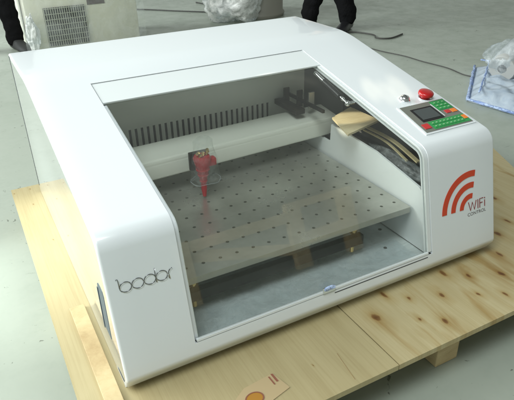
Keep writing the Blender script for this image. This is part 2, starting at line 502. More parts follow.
# sticker in front
def quadsheet(bm, pts, th=0.0006):
    a = [bm.verts.new(V(p)) for p in pts]; b = [bm.verts.new(V(p) + V((0, 0, th))) for p in pts]
    bm.faces.new(a[::-1]); bm.faces.new(b)
    for i in range(len(pts)):
        j = (i + 1) % len(pts); bm.faces.new((a[i], a[j], b[j], b[i]))
st = thing("sticker", "faded sticker with red marks and an amber oval on the plywood at the front edge", "sticker", (0.25, -0.11, ZP))
bm = bmesh.new(); quadsheet(bm, [(0.163, -0.112, ZP + 0.001), (0.236, -0.140, ZP + 0.001), (0.286, -0.127, ZP + 0.001), (0.274, -0.078, ZP + 0.001), (0.205, -0.085, ZP + 0.001)])
obj("paper", bm, mSticker, st)
for x, y, w in ((0.262, -0.094, 0.0030), (0.270, -0.090, 0.0045)):
    bm = bmesh.new(); quadsheet(bm, [(x, y - 0.012, ZP + 0.002), (x + w, y - 0.013, ZP + 0.002), (x + w - 0.001, y + 0.010, ZP + 0.002), (x - 0.001, y + 0.011, ZP + 0.002)])
    obj("red_mark", bm, mStickRed, st)
bm = bmesh.new(); lathe(bm, [(0, 0.0022), (0.0165, 0.0022), (0.0165, 0.0018), (0, 0.0018)], Matrix.Translation((0.212, -0.118, ZP)) @ Matrix.Scale(0.8, 4, (0, 1, 0)), n=28)
obj("amber_oval", bm, mAmber, st)
bm = bmesh.new(); lathe(bm, [(0.0165, 0.002), (0.0195, 0.002), (0.0195, 0.0026), (0.0165, 0.0026)], Matrix.Translation((0.212, -0.118, ZP)) @ Matrix.Scale(0.8, 4, (0, 1, 0)), n=28)
obj("oval_ring", bm, mStickRed, st)

# ---------------------------------------------------------------- the machine
E = thing("laser_engraver", "large white desktop laser engraving machine with sloping clear lid, standing on plywood", "laser engraver", (0.5, 0.5, ZP))

prof = fillet([(D, -0.005), (D, H), (YF, H), (YB, ZB), (0.00283, 0.012), (0.024, -0.023), (0.09, -0.0285)], [0, 0.010, 0.55, 0.042, 0.018, 0.020, 0], n=8)
prof = subdiv_line(prof, 0.03)
# exact breaks for the opening
def insert_break(pr, test):
    for i in range(len(pr) - 1):
        a, b = pr[i], pr[i + 1]; fa, fb = test(a), test(b)
        if fa * fb < 0:
            pr.insert(i + 1, a.lerp(b, fa / (fa - fb))); return i + 1
SBOT = 0.0405
itop = insert_break(prof, lambda p: (p.x - YS) if p.y > 0.3 else 1 if p.x > YS else -1)
ibot = insert_break(prof, lambda p: (p.y - SBOT) if (p.x < 0.06) else 1)
nrm = []
for i, p in enumerate(prof):
    t = prof[min(i + 1, len(prof) - 1)] - prof[max(i - 1, 0)]
    n_ = V((t.y, -t.x)).normalized()
    nrm.append(-n_ if (n_.x * (p.x - 0.5) + n_.y * (p.y - 0.15)) < 0 else n_)
TH = 0.006


def shell_cols():
    r = 0.0055; cs = []
    for k in range(6):
        a = math.pi / 2 * k / 5
        cs.append((r * (1 - math.sin(a)), r * (1 - math.cos(a))))
    cs = cs[::-1]            # start at k=5: x=0, inset=r
    return cs
edge = shell_cols()          # (x, inset)
cols = [(x, ins) for x, ins in edge] + [(x, 0.0) for x in (0.05, 0.1, X0)] + [(X0 + (X1 - X0) * k / 8, 0.0) for k in range(1, 9)] + [(x, 0.0) for x in (0.85, 0.92)] + [(1 - x, ins) for x, ins in edge[::-1]]
bm = bmesh.new()
iX0 = next(i for i, c in enumerate(cols) if abs(c[0] - X0) < 1e-9); iX1 = next(i for i, c in enumerate(cols) if abs(c[0] - X1) < 1e-9)
def shell_pt(j, i, off=0.0):
    x, ins = cols[j]; p = prof[i]; n_ = nrm[i]
    return V((x, p.x - n_.x * (ins + off), p.y - n_.y * (ins + off)))
outer = [[bm.verts.new(shell_pt(j, i)) for i in range(len(prof))] for j in range(len(cols))]
for j in range(len(cols) - 1):
    for i in range(len(prof) - 1):
        if iX0 <= j < iX1 and itop <= i < ibot: continue
        bm.faces.new((outer[j][i], outer[j + 1][i], outer[j + 1][i + 1], outer[j][i + 1]))
# return flanges (depth) round the opening and the outer edges
def flange(loop, depth):
    low = []
    for (j, i) in loop:
        p = prof[i]; n_ = nrm[i]
        low.append(bm.verts.new(outer[j][i].co - V((0, n_.x, n_.y)) * depth))
    for k in range(len(loop) - 1):
        a, b = loop[k], loop[k + 1]
        bm.faces.new((outer[a[0]][a[1]], outer[b[0]][b[1]], low[k + 1], low[k]))
flange([(iX0, i) for i in range(itop, ibot + 1)], 0.014)
flange([(iX1, i) for i in range(itop, ibot + 1)], 0.014)
flange([(j, itop) for j in range(iX0, iX1 + 1)], 0.014)
flange([(j, ibot) for j in range(iX0, iX1 + 1)], 0.014)
flange([(0, i) for i in range(len(prof)) if prof[i].x < D - 0.02], 0.006)
flange([(len(cols) - 1, i) for i in range(len(prof)) if prof[i].x < D - 0.02], 0.006)
bmesh.ops.remove_doubles(bm, verts=bm.verts, dist=1e-6)
obj("cover_shell", bm, mWhite, E, smooth=True, angle=40)

# seat for the lid: narrow lip below both long edges of the opening
bm = bmesh.new()
def lip(xa, xb, off):
    prev = None
    for i in range(itop, ibot + 1):
        p, n_ = prof[i], nrm[i]
        q = [bm.verts.new(V((x, p.x - n_.x * o_, p.y - n_.y * o_))) for x, o_ in ((xa, off), (xb, off), (xb, off + 0.004), (xa, off + 0.004))]
        if prev:
            for k in range(4): bm.faces.new((prev[k], prev[(k + 1) % 4], q[(k + 1) % 4], q[k]))
        prev = q
lip(X0, X0 + 0.011, 0.010); obj("lid_seat", bm, mWhite, E, smooth=True, angle=40)
bm = bmesh.new(); lip(X1 - 0.012, X1, 0.012); obj("lid_seat", bm, mWhite, E, smooth=True, angle=40)

# side panels
def inset_prof(d):
    return [(prof[i].x - nrm[i].x * d, prof[i].y - nrm[i].y * d) for i in range(len(prof))]
def sorted_loop(pp):
    top = [p for p in pp if p[1] > ZP + 0.002 and p[0] < D - 0.015]
    return [(D - 0.0025, ZP + 0.001), (D - 0.0025, H - 0.012), (D - 0.007, H - 0.0065), (D - 0.016, H - 0.007)] + top + [(0.035, ZP + 0.001)]
for sx, xa, xb in ((0, 0.0011, 0.006), (1, 0.994, 0.9989)):
    bm = bmesh.new()
    pp = inset_prof(0.0095)
    pp = [p for p in pp if p[1] > -0.02 and p[0] < D - 0.02] + [(0.035, ZP + 0.001), (D - 0.001, ZP + 0.001), (D - 0.001, H - 0.018), (D - 0.012, H - 0.0125)]
    pp = [p for p in pp[:0]] + sorted_loop(pp)
    a = [bm.verts.new((xa, *p)) for p in pp]; b = [bm.verts.new((xb, *p)) for p in pp]
    bm.faces.new(a); bm.faces.new(b[::-1])
    for i in range(len(pp)):
        j = (i + 1) % len(pp); bm.faces.new((a[i], a[j], b[j], b[i]))
    obj("side_panel", bm, mWhiteSide, E)
# rear panel and base plate
bm = bmesh.new(); box2(bm, (0.02, D - 0.02, ZP + 0.002), (0.98, D - 0.012, H - 0.02))
obj("rear_panel", bm, mWhiteSide, E)
bm = bmesh.new(); box2(bm, (0.012, 0.04, ZP + 0.0015), (0.988, D - 0.03, ZP + 0.006))
obj("base_plate", bm, mWhite, E)
# recessed grip on the left side
bm = bmesh.new()
gp = [(0.094, 0.050), (0.143, 0.050), (0.143, 0.150)] + [(0.125 + 0.018 * math.cos(a), 0.150 + 0.018 * math.sin(a)) for a in (0.4, 0.8, 1.2)] + [(0.115, 0.168), (0.100, 0.166), (0.094, 0.158)]
a = [bm.verts.new((0.0004, *p)) for p in gp]; b = [bm.verts.new((0.003, *p)) for p in gp]
bm.faces.new(a); bm.faces.new(b[::-1])
for i in range(len(gp)):
    j = (i + 1) % len(gp); bm.faces.new((a[i], a[j], b[j], b[i]))
obj("side_grip", bm, mGrip, E)
bm = bmesh.new(); box2(bm, (-0.0012, 0.140, 0.046), (0.0003, 0.145, 0.150), bev=0.0005)
obj("grip_rim", bm, mGrip, E)

# ---- lid
Lid = None
GY = 0.521
def strip_rows(y0, y1, n): return [y0 + (y1 - y0) * k / n for k in range(n + 1)]
bm = bmesh.new()
def slab(rows, xa, xb, th, closed=True):
    """rows: list of (point(y,z), normal(y,z)) ; a bent sheet"""
    prev = None
    for (py, pz), (ny, nz) in rows:
        q = [bm.verts.new((xa, py, pz)), bm.verts.new((xb, py, pz)), bm.verts.new((xb, py - ny * th, pz - nz * th)), bm.verts.new((xa, py - ny * th, pz - nz * th))]
        if prev:
            for k in range(4): bm.faces.new((prev[k], prev[(k + 1) % 4], q[(k + 1) % 4], q[k]))
        else: bm.faces.new(q)
        prev = q
    bm.faces.new(prev[::-1])
g = 0.0016
def lrow(y, off): 
    p = SP(0, y, off); return ((p.y, p.z), (sn.y, sn.z))
slab([lrow(YS - g - 0.001, -0.0015), lrow(GY, -0.0015)], X0 + g, X1 - g, 0.004)
LidO = obj("lid", bm, mLidWhite, E)
bm = bmesh.new()
rows = []
for i in range(itop, ibot + 1):
    p, n_ = prof[i], nrm[i]
    if p.x > GY - 0.0005: continue
    rows.append(((p.x - n_.x * 0.0035, p.y - n_.y * 0.0035), (n_.x, n_.y)))
rows.insert(0, lrow(GY - 0.001, -0.0035))
rows = [r for r in rows if r[0][1] > 0.0445]
last = FP(0, 0.047, -0.0035); rows.append(((last.y, last.z), (fn.y, fn.z)))
slab(rows, X0 + 0.0085, X1 - 0.0125, 0.0035)
obj("glass", bm, mGlass, LidO, smooth=True, angle=40)
# right and bottom lid trims, dark seam
bm = bmesh.new(); rows_r = [((p[0], p[1]), n_) for p, n_ in rows]
slab([((p[0] + n_[0] * 0.001, p[1] + n_[1] * 0.001), n_) for p, n_ in rows], X1 - 0.012, X1 - g, 0.005)
obj("side_trim", bm, mLidWhite, LidO, smooth=True, angle=40)
bm = bmesh.new()
def bar_front(xa, xb, s0, s1, o0, o1):
    q = [FP(xa, s0, o0), FP(xb, s0, o0), FP(xb, s1, o0), FP(xa, s1, o0), FP(xa, s0, o1), FP(xb, s0, o1), FP(xb, s1, o1), FP(xa, s1, o1)]
    v = [bm.verts.new(c) for c in q]
    for f_ in ((0, 1, 2, 3), (7, 6, 5, 4), (0, 4, 5, 1), (1, 5, 6, 2), (2, 6, 7, 3), (3, 7, 4, 0)): bm.faces.new([v[k] for k in f_])
bar_front(X0 + 0.004, X1 - 0.013, 0.0430, 0.0475, -0.0075, 0.0005)
obj("bottom_trim", bm, mLidWhite, LidO)
bm = bmesh.new(); bar_front(X0 + 0.003, X1 - 0.003, 0.0402, 0.0428, -0.012, -0.0012)
obj("seam", bm, mGap, LidO)
bm = bmesh.new()
p0, p1 = SP(0, YS - 0.0005, -0.006), SP(0, YS - 0.0034, -0.006)
box2(bm, (X0 + 0.001, p1.y, p1.z - 0.004), (X1 - 0.001, p0.y + 0.0003, p0.z))
obj("seam", bm, mGap, LidO)
# latch on the lower edge with a glint of blue film
bm = bmesh.new(); bar_front(0.455, 0.487, 0.044, 0.0575, 0.0015, 0.0032)
obj("latch_plate", bm, mSteel, LidO)
bm = bmesh.new(); crumple(bm, FP(0.472, 0.0545, 0.004), (0.014, 0.004, 0.005), amp=0.5, freq=2.5, sub=3, seed=4)
obj("protective_film", bm, mBlueFilm, LidO)
# long recessed finger groove to the right of the latch
bm = bmesh.new(); bar_front(0.487, 0.766, 0.0352, 0.0368, -0.001, 0.0006)
obj("finger_groove", bm, mGap, E)
# thin clear foil edges left on the lid border
# ---- inside
bm = bmesh.new()                       # slotted back wall
yw = 0.68
xs = [0.150]; sx0, sx1, ns = 0.236, 0.702, 26
pitch = (sx1 - sx0) / ns
for k in range(ns):
    xs += [sx0 + k * pitch + pitch * 0.30, sx0 + k * pitch + pitch * 0.70]
xs.append(0.83)
zs = [0.012, 0.198, 0.252, 0.395]
for a_ in range(len(xs) - 1):
    for b_ in range(3):
        if b_ == 1 and a_ % 2 == 1: 
            for (q0, q1) in (((xs[a_], zs[1]), (xs[a_], zs[2])), ((xs[a_ + 1], zs[1]), (xs[a_ + 1], zs[2])), ((xs[a_], zs[1]), (xs[a_ + 1], zs[1]))):
                vv = [bm.verts.new(c) for c in ((q0[0], yw, q0[1]), (q1[0], yw, q1[1]), (q1[0], yw + 0.002, q1[1]), (q0[0], yw + 0.002, q0[1]))]
                bm.faces.new(vv)
            continue
        vv = [bm.verts.new(c) for c in ((xs[a_], yw, zs[b_]), (xs[a_ + 1], yw, zs[b_]), (xs[a_ + 1], yw, zs[b_ + 1]), (xs[a_], yw, zs[b_ + 1]))]
        bm.faces.new(vv)
bmesh.ops.remove_doubles(bm, verts=bm.verts, dist=1e-6)
obj("back_wall", bm, mInGrey, E)
bm = bmesh.new(); box2(bm, (0.15, yw + 0.003, 0.012), (0.83, yw + 0.009, 0.38)); obj("slot_shade_backing", bm, mGap, E)  # black backing set close behind the slots, their shade put into its colour
def side_wall(name, poly, xa, xb, mt):
    bm = bmesh.new(); a = [bm.verts.new((xa, *p)) for p in poly]; b = [bm.verts.new((xb, *p)) for p in poly]
    bm.faces.new(a); bm.faces.new(b[::-1])
    for i in range(len(poly)):
        j = (i + 1) % len(poly); bm.faces.new((a[i], a[j], b[j], b[i]))
    return obj(name, bm, mt, E)
side_wall("left_wall", [(0.03, 0.008), (0.045, 0.10), (0.083, 0.262), (0.12, 0.288), (0.60, 0.385), (yw, 0.395), (yw, 0.008)], 0.143, 0.1505, mInGrey)
side_wall("compartment_wall", [(0.05, 0.106), (0.09, 0.262), (0.12, 0.285), (0.60, 0.385), (0.60, 0.106)], 0.93, 0.935, mBlack)
bm = bmesh.new()
wp = [(0.03, 0.012), (0.047, 0.145), (0.10, 0.180), (0.27, 0.212), (0.42, 0.220), (0.482, 0.222), (0.484, 0.166), (0.68, 0.166), (0.68, 0.012)]
a = [bm.verts.new((0.800, *p)) for p in wp]; b = [bm.verts.new((0.806, *p)) for p in wp]
bm.faces.new(a); bm.faces.new(b[::-1])
for i in range(len(wp)):
    j = (i + 1) % len(wp); bm.faces.new((a[i], a[j], b[j], b[i]))
obj("right_wall", bm, mInner, E)
bm = bmesh.new(); box2(bm, (0.15, 0.018, 0.004), (0.80, yw, 0.010)); obj("bottom_tray", bm, mTray, E)
bm = bmesh.new(); 
vv = [bm.verts.new(c) for c in ((0.15, 0.020, 0.010), (0.80, 0.020, 0.010), (0.80, 0.024, 0.040), (0.15, 0.024, 0.040))]; bm.faces.new(vv)
obj("front_wall", bm, mInner, E)
for x, y in ((0.729, 0.121), (0.776, 0.20)):
    bm = bmesh.new(); lathe(bm, [(0, 0.013), (0.004, 0.012), (0.005, 0.0105)], Matrix.Translation((x, y, 0)), n=12)
    obj("tray_screw", bm, mDark, E)
# crumpled protective film on the tray
bm = bmesh.new()
bmesh.ops.create_grid(bm, x_segments=70, y_segments=24, size=0.5)
for v in bm.verts:
    x = 0.47 + v.co.x * 0.60; y = 0.083 + v.co.y * 0.115
    h = noise.noise(V((x * 22, y * 30, 0))) * 0.006 + abs(noise.noise(V((x * 45, y * 45, 3)))) * 0.004 + 0.004
    v.co = V((x + 0.004 * noise.noise(V((x * 30, y * 30, 9))), y, 0.0125 + max(0, h)))
obj("protective_film", bm, mFilm, E)

# perforated table
bm = bmesh.new()
px, py = 0.0415, 0.050
zt, th_ = 0.12, 0.016
xg = [0.7925 - px * k for k in range(0, 16)][::-1]
yg = [0.151 + py * k - py / 2 + 0.001 for k in range(0, 11)]
xe0, xe1, ye0, ye1 = 0.158, 0.7905, 0.112, 0.655
def hole_cell(xa, xb, ya, yb, z, r, depth):
    cx, cy = (xa + xb) / 2, (ya + yb) / 2; n = 12
    ring = [bm.verts.new((cx + r * math.cos(2 * math.pi * k / n + math.pi / n), cy + r * math.sin(2 * math.pi * k / n + math.pi / n), z)) for k in range(n)]
    low = [bm.verts.new((v.co.x, v.co.y, z - depth)) for v in ring]
    for k in range(n): bm.faces.new((ring[k], low[k], low[(k + 1) % n], ring[(k + 1) % n]))
    bm.faces.new(low)
    # outer square, three points a side
    out_ = []
    for k in range(n):
        a_ = 2 * math.pi * k / n + math.pi / n; c_, s_ = math.cos(a_), math.sin(a_); mm = max(abs(c_), abs(s_))
        out_.append(bm.verts.new((cx + (xb - xa) / 2 * c_ / mm, cy + (yb - ya) / 2 * s_ / mm, z)))
    for k in range(n): bm.faces.new((out_[k], ring[k], ring[(k + 1) % n], out_[(k + 1) % n]))
    for (sx_, sy_) in ((1, 1), (1, -1), (-1, 1), (-1, -1)):
        cor = V((cx + sx_ * (xb - xa) / 2, cy + sy_ * (yb - ya) / 2, z))
        near = sorted(out_, key=lambda v: (v.co - cor).length)[:2]
        bm.faces.new((bm.verts.new(cor), near[0], near[1]))
for i in range(len(xg) - 1):
    for j in range(len(yg) - 1):
        hole_cell(xg[i], xg[i + 1], yg[j], yg[j + 1], zt, 0.0042, 0.012)
def rect(xa, xb, ya, yb, z): bm.faces.new([bm.verts.new(c) for c in ((xa, ya, z), (xb, ya, z), (xb, yb, z), (xa, yb, z))])
rect(xe0, xg[0], ye0, ye1, zt); rect(xg[0], xg[-1], ye0, yg[0], zt); rect(xg[0], xg[-1], yg[-1], ye1, zt)
bm.faces.ensure_lookup_table()
for pa, pb in (((xe0, ye0), (xe1, ye0)), ((xe1, ye0), (xe1, ye1)), ((xe1, ye1), (xe0, ye1)), ((xe0, ye1), (xe0, ye0))):
    bm.faces.new([bm.verts.new(c) for c in ((*pa, zt), (*pb, zt), (*pb, zt - th_), (*pa, zt - th_))])
rect(xg[-1], xe1, ye0, ye1, zt) if xe1 > xg[-1] else None
bmesh.ops.remove_doubles(bm, verts=bm.verts, dist=1e-5)
for f_ in bm.faces: pass
obj("work_table", bm, mAlu, E)
bm = bmesh.new(); box2(bm, (0.165, 0.122, 0.048), (0.655, 0.140, 0.074), bev=0.001)
obj("table_rail", bm, mDark, E)
for x in (0.635, 0.20):
    bm = bmesh.new(); tube(bm, [(x, 0.142, 0.02), (x, 0.142, 0.103)], 0.005, n=12); lathe(bm, [(0.0, 0.0), (0.010, 0.0), (0.010, 0.012), (0, 0.012)], Matrix.Translation((x, 0.142, 0.078)), n=16)
    obj("lead_screw", bm, mBrass, E)

# gantry beam
bm = bmesh.new()
gp = [(0.475, 0.172), (0.475, 0.214), (0.483, 0.226), (0.575, 0.236), (0.582, 0.231), (0.582, 0.172)]
a = [bm.verts.new((0.153, p[0] + 0.014, p[1])) for p in gp]; b = [bm.verts.new((0.853, p[0] + 0.045, p[1])) for p in gp]
bm.faces.new(a); bm.faces.new(b[::-1])
for i in range(len(gp)):
    j = (i + 1) % len(gp); bm.faces.new((a[i], a[j], b[j], b[i]))
bmesh.ops.bevel(bm, geom=[e for e in bm.edges if abs(e.verts[0].co.x - e.verts[1].co.x) > 0.1], offset=0.004, segments=3, affect='EDGES')
obj("gantry_beam", bm, mGantry, E, smooth=True, angle=35)

# rail, carriage brackets in the back right corner
bm = bmesh.new(); box2(bm, (0.752, 0.46, 0.272), (0.760, 0.672, 0.281)); obj("linear_rail", bm, mDark, E)
bm = bmesh.new(); box2(bm, (0.715, 0.545, 0.246), (0.748, 0.675, 0.262), bev=0.002); obj("motor_housing", bm, mBrown, E)
for k, (x, y) in enumerate(((0.742, 0.645), (0.762, 0.60), (0.782, 0.565))):
    bm = bmesh.new(); box2(bm, (x - 0.010, y - 0.003, 0.25), (x + 0.010, y + 0.003, 0.302), bev=0.001)
    obj("rail_bracket", bm, mBrown if k != 2 else mAlu, E)
# gas strut under the right edge of the lid
a0, a1_ = SP(0.757, 0.507, -0.016), SP(0.742, 0.330, -0.014)
gs = a1_ - a0
bm = bmesh.new(); tube(bm, [a0, a0 + gs * 0.30], 0.0062, n=16); st_ = obj("gas_strut", bm, mSteel, E, smooth=True, angle=40)
bm = bmesh.new(); tube(bm, [a0 + gs * 0.29, a0 + gs * 0.78], 0.0078, n=16); obj("strut_barrel", bm, mBlack, st_, smooth=True, angle=40)
bm = bmesh.new(); tube(bm, [a0 + gs * 0.78, a1_], 0.0035, n=12)
bmesh.ops.create_uvsphere(bm, u_segments=16, v_segments=10, radius=0.0075, matrix=Matrix.Translation(a1_)); bmesh.ops.create_uvsphere(bm, u_segments=16, v_segments=10, radius=0.0055, matrix=Matrix.Translation(a0 + gs * 0.86))
tube(bm, [a1_, a1_ + V((0.022, 0, 0.0))], 0.004, n=12)
obj("ball_joint", bm, mSteel, st_, smooth=True, angle=50)

# trough on the right with black hoses, film and foam strips
bm = bmesh.new(); box2(bm, (0.808, 0.04, 0.10), (0.985, 0.60, 0.105)); obj("side_compartment", bm, mGap, E)
for k, (x, z, r) in enumerate(((0.83, 0.165, 0.012), (0.86, 0.175, 0.014), (0.895, 0.185, 0.012))):
    bm = bmesh.new()
    tube(bm, catmull([(x + 0.006 * math.sin(q * 1.7 + k), 0.06 + q * 0.085, z + 0.005 * math.cos(q * 2 + k)) for q in range(7)], 5), r, n=12)
    obj("hose", bm, mBlack, E, smooth=True)
bm = bmesh.new()
for (x0_, y0_, x1_, y1_, w) in ((0.858, 0.17, 0.896, 0.43, 0.006), (0.838, 0.19, 0.874, 0.42, 0.003)):
    pts = catmull([(x0_, y0_, 0.205), ((x0_ + x1_) / 2 + 0.008, (y0_ + y1_) / 2, 0.212), (x1_, y1_, 0.208)], 8)
    prev = None
    for p in pts:
        q = [bm.verts.new(p + V((sx_ * w, 0, zz))) for sx_, zz in ((-1, 0), (1, 0), (1, 0.004), (-1, 0.004))]
        if prev:
            for k in range(4): bm.faces.new((prev[k], prev[(k + 1) % 4], q[(k + 1) % 4], q[k]))
        else: bm.faces.new(q)
        prev = q
    bm.faces.new(prev[::-1])
obj("foam_strip", bm, mFoam, E)
bm = bmesh.new()
crumple(bm, (0.832, 0.235, 0.188), (0.026, 0.125, 0.020), amp=0.45, freq=2.5, sub=4, seed=2)
crumple(bm, (0.855, 0.135, 0.155), (0.035, 0.035, 0.022), amp=0.45, freq=2.5, sub=3, seed=5)
obj("packing_film", bm, film("glinting_film", opac=0.2, scale=35, rough=0.06), E, smooth=True)
# pale board added in place of the warm light patch by the gantry beam
# placed from the corners seen through the lid
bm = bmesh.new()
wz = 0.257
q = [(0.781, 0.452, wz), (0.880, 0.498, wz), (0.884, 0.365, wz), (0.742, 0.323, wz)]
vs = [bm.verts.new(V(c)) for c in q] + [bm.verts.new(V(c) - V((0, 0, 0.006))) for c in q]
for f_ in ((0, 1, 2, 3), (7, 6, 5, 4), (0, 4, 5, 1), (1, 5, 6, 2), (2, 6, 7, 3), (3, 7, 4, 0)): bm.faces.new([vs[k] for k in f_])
mPatch = wood("light_patch_veneer", (0.80, 0.70, 0.48), (0.66, 0.54, 0.32), gscale=(4, 22, 1))
PK = obj("light_patch_board", bm, mPatch, E)

# laser head in its plastic bag
LH = V((0.358, 0.43, 0.0))
bm = bmesh.new(); lathe(bm, [(0, 0.125), (0.005, 0.125), (0.008, 0.150), (0.0075, 0.168), (0.012, 0.185), (0.019, 0.215), (0.024, 0.236), (0.020, 0.243), (0, 0.243)], Matrix.Translation(LH), n=20)
hd = obj("laser_head", bm, mRedAn, E, smooth=True, angle=50)
bm = bmesh.new(); box(bm, LH + V((0.022, 0.0, 0.222)), (0.030, 0.022, 0.022), bev=0.004); obj("mirror_mount", bm, mRedAn, hd, smooth=True, angle=40)
for k in range(9):
    a_ = k * 2.4; rr_ = 0.006 + 0.0018 * k
    pz = LH + V((rr_ * math.cos(a_), rr_ * 0.7 * math.sin(a_), 0.243 + 0.004 * (k % 3)))
    bm = bmesh.new(); lathe(bm, [(0, -0.006), (0.0030, -0.006), (0.0030, 0.002), (0.0045, 0.002), (0.0045, 0.0045 + 0.001 * (k % 2)), (0, 0.005 + 0.001 * (k % 2))],
                            Matrix.Translation(pz) @ Matrix.Rotation(0.5 * math.sin(k * 1.9), 4, 'X') @ Matrix.Rotation(0.5 * math.cos(k * 2.7), 4, 'Y'), n=8)
    obj("brass_screw", bm, mBrass, hd)
bm = bmesh.new(); box(bm, LH + V((0.004, 0.037, 0.215)), (0.052, 0.012, 0.050), bev=0.002); obj("carriage", bm, mBrown, hd)
for zz, rr_ in ((0.171, 0.0105), (0.190, 0.0150), (0.205, 0.0185)):
    bm = bmesh.new(); lathe(bm, [(rr_ - 0.004, -0.002), (rr_, -0.002), (rr_, 0.002), (rr_ - 0.004, 0.002)], Matrix.Translation(LH + V((0, 0, zz))), n=20); obj("knurled_ring", bm, mRedAn, hd)
bm = bmesh.new()
n = 28; rings = []
for z, rx in ((0.170, 0.036), (0.174, 0.040), (0.182, 0.040), (0.188, 0.037), (0.21, 0.036), (0.235, 0.034), (0.262, 0.028), (0.282, 0.024), (0.292, 0.016), (0.296, 0.004)):
    rings.append([bm.verts.new(LH + V((0.006 + rx * (1 + 0.28 * noise.noise(V((math.cos(2 * math.pi * k / n) * 2, z * 30, math.sin(2 * math.pi * k / n) * 2)))) * math.cos(2 * math.pi * k / n), rx * 0.8 * math.sin(2 * math.pi * k / n), z))) for k in range(n)])
for a, b in zip(rings, rings[1:]):
    for k in range(n): bm.faces.new((a[k], a[(k + 1) % n], b[(k + 1) % n], b[k]))
obj("plastic_bag", bm, mFilmThin, hd, smooth=True)
bm = bmesh.new(); tube(bm, [LH + V((0.006 + 0.041 * math.cos(2 * math.pi * k / 28), 0.033 * math.sin(2 * math.pi * k / 28), 0.172 + 0.002 * math.sin(k))) for k in range(29)], 0.0012, n=6, cap=False)
obj("bag_rim", bm, mFilm, hd, smooth=True)

# ---- controls on the right shoulder
def slope_frame(bm_pts, off): pass
def spoly(bm, pts, o0, o1):
    a = [bm.verts.new(SP(x, y, o0)) for x, y in pts]; b = [bm.verts.new(SP(x, y, o1)) for x, y in pts]
    bm.faces.new(a[::-1]); bm.faces.new(b)
    for i in range(len(pts)):
        j = (i + 1) % len(pts); bm.faces.new((a[i], a[j], b[j], b[i]))
PC = [(0.842, 0.240), (0.994, 0.240), (0.988, 0.122), (0.826, 0.123)]
PC = [(0.838, 0.240), (0.985, 0.240), (0.982, 0.124), (0.826, 0.124)]
def puv(u, v):
    a = V(PC[0]).lerp(V(PC[1]), u); b = V(PC[3]).lerp(V(PC[2]), u); r = a.lerp(b, v); return (r.x, r.y)
bm = bmesh.new(); spoly(bm, [puv(-.035, -.05), puv(1.035, -.05), puv(1.035, 1.05), puv(-.035, 1.05)], 0.0004, 0.0022)
cp = obj("control_panel", bm, mWhite, E)
bm = bmesh.new(); spoly(bm, [puv(0, 0), puv(1, 0), puv(1, 1), puv(0, 1)], 0.0024, 0.0034); obj("panel_face", bm, mPanelGrey, cp)
bm = bmesh.new(); spoly(bm, [puv(.13, .17), puv(.60, .17), puv(.60, .66), puv(.13, .66)], 0.0036, 0.0048); obj("bezel", bm, mBlack, cp)
bm = bmesh.new(); spoly(bm, [puv(.17, .22), puv(.56, .22), puv(.56, .60), puv(.17, .60)], 0.005, 0.0053); obj("screen", bm, mScreen, cp)
bm = bmesh.new(); spoly(bm, [puv(.63, .12), puv(.645, .12), puv(.645, .62), puv(.63, .62)], 0.0036, 0.0044); obj("bezel_edge", bm, mLogoHi, cp)
for pn in ([(.655, .03), (.985, .03), (.985, .40), (.655, .40)], [(.20, .685), (.985, .685), (.985, .97), (.20, .97)]):
    bm = bmesh.new(); spoly(bm, [puv(*q_) for q_ in pn], 0.0035, 0.0039); obj("key_field", bm, mGreen, cp)
keys = []
for i in range(3):
    for j in range(3): 
        if (i, j) in ((0, 0), (2, 0)): pass
        keys.append((.69 + .095 * i, .07 + .108 * j, .075, .085, mGreen))
keys += [(.73, .44, .10, .11, mKeyRed), (.86, .44, .11, .12, mKeyOrange)]
for i in range(8): keys.append((.235 + .082 * i, .72, .066, .085, mGreen)); keys.append((.235 + .082 * i, .835, .066, .085, mGreen))
keys += [(.04, .73, .13, .17, mKeyRed), (.91, .73, .08, .14, mKeyOrange)]
for u, v, du, dv, mm in keys:
    bm = bmesh.new(); spoly(bm, [puv(u, v), puv(u + du, v), puv(u + du, v + dv), puv(u, v + dv)], 0.0036, 0.0048)
    k_ = obj("key", bm, mm, cp)
    if mm is mGreen:
        bm = bmesh.new(); spoly(bm, [puv(u + du * .25, v + dv * .4), puv(u + du * .75, v + dv * .4), puv(u + du * .75, v + dv * .6), puv(u + du * .25, v + dv * .6)], 0.0049, 0.0051)
        obj("key_print", bm, mKeyPrint, k_)
tilt = Matrix((V((1, 0, 0)), sl, sn)).transposed().to_4x4()
M4 = Matrix.Translation(SP(0.945, 0.263)) @ tilt
bm = bmesh.new(); lathe(bm, [(0, 0), (0.012, 0), (0.012, 0.008), (0.0175, 0.0085), (0.0205, 0.011), (0.0205, 0.0165), (0.0185, 0.019), (0.010, 0.0203), (0, 0.0206)], M4, n=36)
es = obj("emergency_stop", bm, mRed, E, smooth=True, angle=50)
bm = bmesh.new(); lathe(bm, [(0.0121, 0.0002), (0.0175, 0.0002), (0.0175, 0.003), (0.0121, 0.004)], M4, n=36); obj("stop_collar", bm, mSteel, es, smooth=True, angle=40)
M4 = Matrix.Translation(SP(0.884, 0.274)) @ tilt
bm = bmesh.new(); lathe(bm, [(0.0155, 0.0), (0.0155, 0.003), (0.0135, 0.005), (0.0125, 0.008), (0.0095, 0.011), (0.005, 0.0125), (0.0, 0.013)], M4, n=32)
ky = obj("key_switch", bm, mSteel, E, smooth=True, angle=40)
bm = bmesh.new(); box(bm, M4 @ V((0, 0, 0.0131)), (0.002, 0.009, 0.0006), rot=tilt.to_3x3()); obj("keyhole", bm, mGap, ky)

